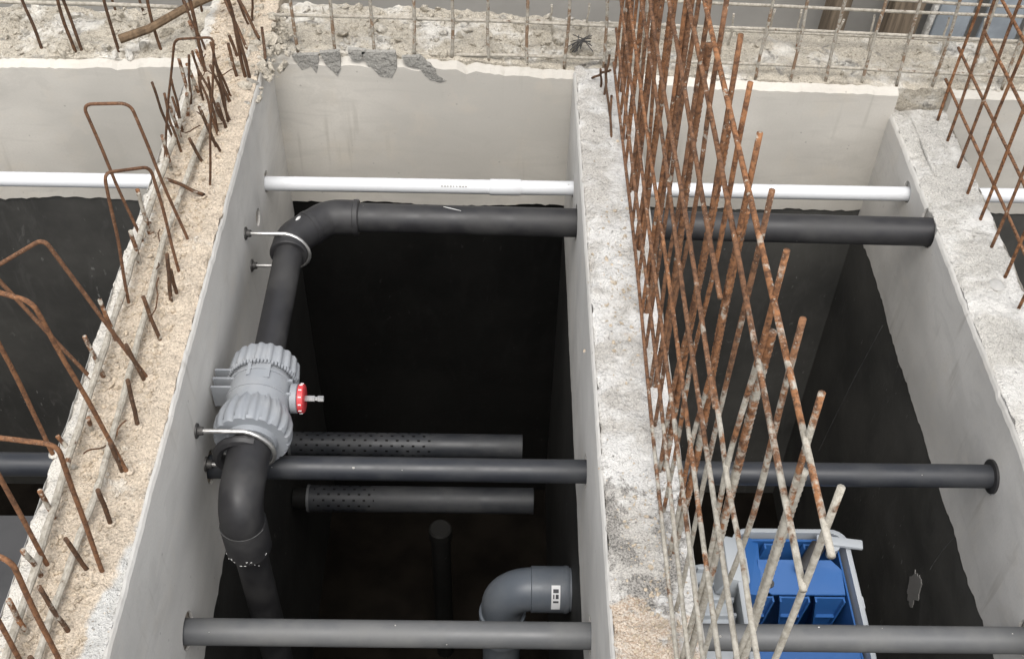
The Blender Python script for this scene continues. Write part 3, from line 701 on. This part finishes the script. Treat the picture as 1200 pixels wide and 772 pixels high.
# ------------------------------------------------------------ things deep in the middle-left chamber
def perforated(name, label, y, z, r, x0, x1, hole_to):
    root = empty(name, (x0, y, z), label, 'pipe')
    bm = bmesh.new(); seg = 84; n = int((x1-x0)/.0036); rings = []
    for i in range(n+1):
        x = x0+(x1-x0)*i/n
        rings.append([bm.verts.new((x, y+r*math.cos(2*PI*k/seg), z+r*math.sin(2*PI*k/seg))) for k in range(seg)])
    for i in range(n):
        for k in range(seg):
            if 4 < i and rings[i][0].co.x < hole_to and ((i % 8 in (0, 1) and k % 12 in (0, 1)) or (i % 8 in (4, 5) and k % 12 in (6, 7))): continue
            a, b = rings[i], rings[i+1]; bm.faces.new((a[k], a[(k+1) % seg], b[(k+1) % seg], b[k]))
    o = obj('perforated_shell', bm, PERF, root)
    tube_obj('dark_core', [(-.572, y, z), (x1-.004, y, z)], r*.86, COATD, root, 20)  # black tube inside; the shade seen through the holes is put into its colour
    tube_obj('end_cap', [(x1-.004, y, z), (x1-.002, y, z), (x1, y, z)], [r*1.01, r*1.01, r*.97], PERF, root, 28)
    tube_obj('wall_collar', [(x0-.003, y, z), (x0+.004, y, z)], [r*1.05, r*1.05], PGRY, root, 24)
perforated('perforated_pipe', 'upper perforated dark pipe stub behind the mid-height cross pipe', 1.95, -.838, .033, -.552, .078, -.17)
perforated('perforated_pipe', 'lower perforated dark pipe stub in the shade below the mid-height cross pipe', 1.95, -1.09, .038, -.530, .117, -.34)
st = empty('standpipe', (-.148, 1.86, ZFL), 'black capped standpipe rising from the dark tank floor under the perforated pipes', 'pipe')
tube_obj('pipe', [(-.148, 1.86, ZFL), (-.148, 1.86, -1.12)], .028, COATD, st, 20); tube_obj('cap', [(-.148, 1.86, -1.14), (-.148, 1.86, -1.138), (-.148, 1.86, -1.105), (-.148, 1.86, -1.10)], [.028, .033, .033, .028], COATD, st, 20)

# grey elbow coming out of the middle wall
ge = empty('grey_elbow', (.12, 1.475, -.79), 'bluish grey pipe elbow turning down from the middle wall, with a small white sticker', 'pipe elbow')
ez, ey, er = -.785, 1.475, .052
b0 = .072
EP = [V(.195, ey, ez), V(.10, ey, ez)]+arc((.10, ey, ez-b0), PI/2, PI, b0, ((1, 0, 0), (0, 0, 1)), 12)+[V(.028, ey, ez-b0-.10)]
tube_obj('elbow', EP, er, PELB, ge, 32)
tube_obj('socket', [(.094, ey, ez), (.096, ey, ez), (.176, ey, ez), (.178, ey, ez)], [er, er+.0035, er+.0035, er], PELB, ge, 32)
tube_obj('wall_flange', [(.172, ey, ez), (.174, ey, ez), (.182, ey, ez), (.186, ey, ez)], [er, er+.005, er+.005, er+.003], PELB, ge, 32)
tube_obj('socket', [(.028, ey, ez-b0-.03), (.028, ey, ez-b0-.034), (.028, ey, ez-b0-.13), (.028, ey, ez-b0-.134)], [er, er+.006, er+.006, er], PELB, ge, 32)
tube_obj('drop_pipe', [(.028, ey, ez-b0-.1), (.028, ey, ZFL)], er-.004, PELB, ge, 24)
def curved_label(a0, a1, x0, x1, r, name, mat, par):
    bm = bmesh.new(); L = []
    for i in range(7):
        a = a0+(a1-a0)*i/6; L.append([bm.verts.new((x, ey+r*math.cos(a), ez+r*math.sin(a))) for x in (x0, x1)])
    for p, q in zip(L, L[1:]): bm.faces.new((p[0], q[0], q[1], p[1]))
    return obj(name, bm, mat, par)
sk = curved_label(PI*.98, PI*.62, .142, .163, er+.0042, 'sticker', LABW, ge)
for x0, x1, a0, a1 in ((.146, .159, PI*.72, PI*.67), (.146, .149, PI*.80, PI*.74), (.152, .159, PI*.80, PI*.74), (.146, .159, PI*.86, PI*.83)):
    curved_label(a0, a1, x0, x1, er+.0050, 'print_block', LABK, sk)

# ------------------------------------------------------------ blue and grey filter box in the middle-right chamber
fx0, fx1, fy0, fy1, fz = .558, .818, 1.10, 1.520, -.590
fb = empty('filter_box', ((fx0+fx1)/2, (fy0+fy1)/2, ZFL), 'pale grey box with a blue plastic insert, in the chamber right of the mesh', 'filter')
def round_rect(x0, x1, y0, y1, r, z, n=5):
    P = []
    for cx, cy, a in ((x1-r, y1-r, 0), (x0+r, y1-r, PI/2), (x0+r, y0+r, PI), (x1-r, y0+r, 1.5*PI)):
        for i in range(n+1): P.append(V(cx+r*math.cos(a+PI/2*i/n), cy+r*math.sin(a+PI/2*i/n), z))
    return P
bm = bmesh.new()
outer = [(0, fz-.012, 0), (0, fz, .002), (0, fz, .012), (0, -1.0, .010)]
loops = [round_rect(fx0+.006, fx1-.006, fy0+.006, fy1-.006, .035, ZFL), round_rect(fx0, fx1, fy0, fy1, .035, fz-.02), round_rect(fx0-.006, fx1+.006, fy0-.006, fy1+.006, .04, fz-.016),
         round_rect(fx0-.006, fx1+.006, fy0-.006, fy1+.006, .04, fz-.002), round_rect(fx0-.003, fx1+.003, fy0-.003, fy1+.003, .038, fz), round_rect(fx0+.006, fx1-.006, fy0+.006, fy1-.006, .032, fz), round_rect(fx0+.010, fx1-.010, fy0+.010, fy1-.010, .03, -1.1)]
vl = [[bm.verts.new(p) for p in L] for L in loops]
for a, b in zip(vl, vl[1:]):
    for k in range(len(a)): bm.faces.new((a[k], a[(k+1) % len(a)], b[(k+1) % len(a)], b[k]))
bm.faces.new(vl[0]); bm.faces.new(vl[-1])
obj('housing', bm, PLGT, fb)
ins = box_obj('blue_insert', (fx0+.014, fy1-.022, -1.05), (fx1-.014, fy1-.016, fz-.012), PBLU, fb)
box_obj('side_panel', (fx0+.012, fy0+.03, -1.05), (fx0+.016, fy1-.024, fz-.02), PBLU, ins); box_obj('side_panel', (fx1-.016, fy0+.03, -1.05), (fx1-.012, fy1-.024, fz-.03), PBLU, ins)
def plate(pts, th=-.006):
    bm = bmesh.new(); add_prism(bm, [V(*p) for p in pts], (0, 0, th)); bmesh.ops.bevel(bm, geom=bm.edges[:], offset=.0012, segments=1, affect='EDGES'); return obj('cross_plate', bm, PBLU, ins, smooth=False)
plate([(fx0+.050, 1.390, -.622), (fx0+.075, 1.372, -.624), (fx1-.018, 1.372, -.624), (fx1-.018, 1.43, -.612), (fx1-.040, 1.452, -.606), (fx0+.050, 1.452, -.606)])
plate([(fx0+.016, 1.195, -.624), (fx1-.016, 1.195, -.624), (fx1-.016, 1.275, -.612), (fx0+.016, 1.275, -.612)])
bm = bmesh.new(); bmesh.ops.create_cone(bm, cap_ends=True, segments=20, radius1=.010, radius2=.010, depth=.010, matrix=Matrix.Translation((fx0+.072, 1.395, -.6195))); obj('plate_hole', bm, COAT, ins)
def fin(cx, y, zt, wt, wb, h, lean):
    '''a hollow-faced tapered fin: two flanks and a web, open towards the viewer'''
    root = None
    bm = bmesh.new(); yb = y+lean
    add_prism(bm, [V(cx-wt, y, zt), V(cx+wt, y, zt), V(cx+wb, yb, zt-h), V(cx-wb, yb, zt-h)], (0, .004, 0))
    for sgn in (-1, 1):
        add_prism(bm, [V(cx+sgn*wt, y-.010, zt), V(cx+sgn*(wt+.004), y-.010, zt), V(cx+sgn*(wb+.004), yb-.010, zt-h), V(cx+sgn*wb, yb-.010, zt-h)], (0, .0145, 0))
    m = .42; w = wt+(wb-wt)*m
    add_box(bm, (cx-w+.0005, y+lean*m-.009, zt-h*m-.003), (cx+w-.0005, y+lean*m-.0005, zt-h*m))
    return obj('tapered_fin', bm, PBLU, ins, smooth=False)
for cx in (.603, .684, .764): fin(cx, 1.366, -.630, .030, .011, .15, -.006)
for cx in (.644, .735): fin(cx, 1.486, -.600, .012, .036, .14, -.01)
for cx in (.60, .68, .757): fin(cx, 1.186, -.630, .026, .010, .15, -.006)
bm = bmesh.new(); add_prism(bm, [V(fx0+.020, 1.36, -.605), V(fx0+.050, 1.36, -.612), V(fx0+.060, 1.505, -.612), V(fx0+.024, 1.505, -.592)], (0, 0, -.20)); obj('slanted_panel', bm, PBLU, ins, smooth=False)
bm = bmesh.new(); add_box(bm, (fx0+.014, fy0+.02, -1.06), (fx1-.014, fy1-.02, -1.055)); obj('insert_base', bm, COAT, ins)
bm = bmesh.new(); add_tube(bm, [V(.700, 1.408, -.588), V(.745, 1.47, -.575)], .017, 14); obj('black_handle', bm, PBLK, fb)
box_obj('lid_lip', (.745, 1.472, fz+.006), (.850, 1.496, fz+.016), PLGT, fb, .004, Matrix.Rotation(math.radians(-8), 3, 'Z'), V(.78, 1.485, fz))
tube_obj('corner_post', [(.783, 1.474, fz-.03), (.783, 1.474, fz+.008)], [.011, .014], PLGT, fb, 18)
box_obj('latch', (fx1+.004, 1.33, fz-.05), (fx1+.015, 1.36, fz-.018), PLGT, fb, .003)
sb = box_obj('side_body', (.468, 1.22, -1.75), (.553, 1.475, -.655), PLGT, fb, .02)
for k in range(5): box_obj('side_rib', (.475, 1.285+.04*k, -.665), (.55, 1.293+.04*k, -.640), PLGT, sb, .002)
box_obj('side_block', (.515, 1.38, -.66), (.575, 1.50, -.585), PLGT, fb, .014, Matrix.Rotation(math.radians(20), 3, 'Y'), V(.55, 1.44, -.62))

# small extras on the right chamber wall and the right wall top
bm = bmesh.new()
P = [V(RX0-.0002, 1.49+.030*math.cos(a)*(1+.5*fbm(math.cos(a)*2, math.sin(a)*2, 1)), -.79+.055*math.sin(a)*(1+.5*fbm(math.cos(a)*2, math.sin(a)*2, 5))) for a in [2*PI*i/40 for i in range(40)]]
add_prism(bm, P, (.004, 0, 0)); obj('bare_patch', bm, GROUND, wr_, smooth=False)
for A, B in ((V(0, 1.438, -.47), V(0, 1.47, -.67)), (V(0, 2.13, -.53), V(0, 2.25, -1.22))):
    P = [A.lerp(B, i/14)+V(RX0+.0018, .006*math.sin(i/14*PI), .004*N(i*.3, A.y)) for i in range(15)]
    tube_obj('scratch', P, [.0011*(1+.6*N(i*.7, 3)) for i in range(15)], SCR, wr_, 5)
for (y, z, r) in ((MY, MZ, .036),):
    tube_obj('rubber_sleeve', [(RX0-.006, y, z), (RX0-.005, y, z), (RX0+.008, y, z), (RX0+.009, y, z)], [r-.004, r, r, r-.004], PBLK, wr_, 22)
for P in (((-.52, .03), (-.50, -.012), (-.478, .0), (-.462, -.02), (-.452, .035)), ((-.45, .04), (-.437, .004), (-.41, -.03), (-.40, -.005), (-.40, .045)), ((-.38, .05), (-.372, .02), (-.352, .018), (-.335, .05)),
          ((-.345, .045), (-.335, .012), (-.30, -.028), (-.272, -.03), (-.258, .0), (-.26, .045)), ((-.245, .03), (-.232, .008), (-.20, .0), (-.178, -.034), (-.15, -.042), (-.135, -.036), (-.158, -.018), (-.16, .0), (-.18, .012), (-.20, .035))):
    bm = bmesh.new(); Q = []
    for a, b in zip(P, P[1:]+P[:1]):
        for i in range(6): q = V(a[0], 0, a[1]).lerp(V(b[0], 0, b[1]), i/6); Q.append(V(q.x+.0028*N(q.x*70, q.z*70, 1), YB-.0012, q.z+.0028*N(q.x*70, q.z*70, 4)))
    add_prism(bm, Q, (0, .012, 0)); obj('damp_patch', bm, DAMP, wb_, smooth=False)
bm = bmesh.new(); res = bmesh.ops.create_icosphere(bm, subdivisions=2, radius=.017)
for v in res['verts']: v.co = V(v.co.x, v.co.y*1.2, v.co.z*.35)+V(1.115, 1.85, RT+.002)
obj('mortar_lump', bm, PL, wr_)
tube_obj('formwork_ridge', [V(1.075+.004*N(i, 2), 2.47-.03*i, RT+.003) for i in range(9)], .004, CONR, wr_, 6)

# ------------------------------------------------------------ beyond the back wall
bm = bmesh.new(); add_box(bm, (-120, 2.70, -.62), (120, 300, -.50)); tag(obj('ground', bm, GROUND), kind='structure')
bm = bmesh.new(); add_box(bm, (-120, -200, -.64), (-2.3, 2.69, -.50)); add_box(bm, (2.45, -200, -.64), (120, 2.69, -.50)); add_box(bm, (-2.29, -200, -.64), (2.44, -.06, -.50))
tag(obj('ground', bm, GROUND), kind='structure')
rw = tag(box_obj('rendered_wall', (-4, 3.34, -.52), (4, 3.5, .35), BOARD), 'plain grey rendered wall beyond the rebar mesh at the back', 'wall')
def post(name, label, xb, xt, y, w, d, mat, zt=.3):
    bm = bmesh.new()
    add_prism(bm, [V(xb-w/2, y, -.5), V(xb+w/2, y, -.5), V(xb+w/2, y+d, -.5), V(xb-w/2, y+d, -.5)], (xt-xb, .03, zt+.5))
    bmesh.ops.bevel(bm, geom=bm.edges[:], offset=.004, segments=1, affect='EDGES'); return tag(obj(name, bm, mat, None, smooth=False), label, 'post' if 'post' in name else 'board')
post('timber_post', 'dark timber post behind the back wall, left of the other post', 1.035, 1.085, 3.16, .055, .09, WOOD)
pp = post('timber_post', 'brownish timber post with a dark knot behind the back wall', 1.235, 1.30, 3.16, .10, .05, WOOD)
bm = bmesh.new(); bmesh.ops.create_icosphere(bm, subdivisions=2, radius=.016, matrix=Matrix.Translation((1.262, 3.168, -.34))); obj('knot', bm, LABK, pp)
post('pale_batten', 'narrow pale batten beside the knotted timber post behind the back wall', 1.315, 1.385, 3.15, .014, .03, CONR)
for xb, w, lab in ((1.40, .11, 'blue-grey sheet leaning behind the back wall, next to the pale batten'), (1.56, .12, 'blue-grey sheet leaning behind the back wall, second from the pale batten'), (1.73, .13, 'blue-grey sheet leaning behind the back wall, at the right edge of the photo')):
    post('leaning_sheet', lab, xb, xb+.05, 3.17+.01*xb, w, .02, PANEL, .25)
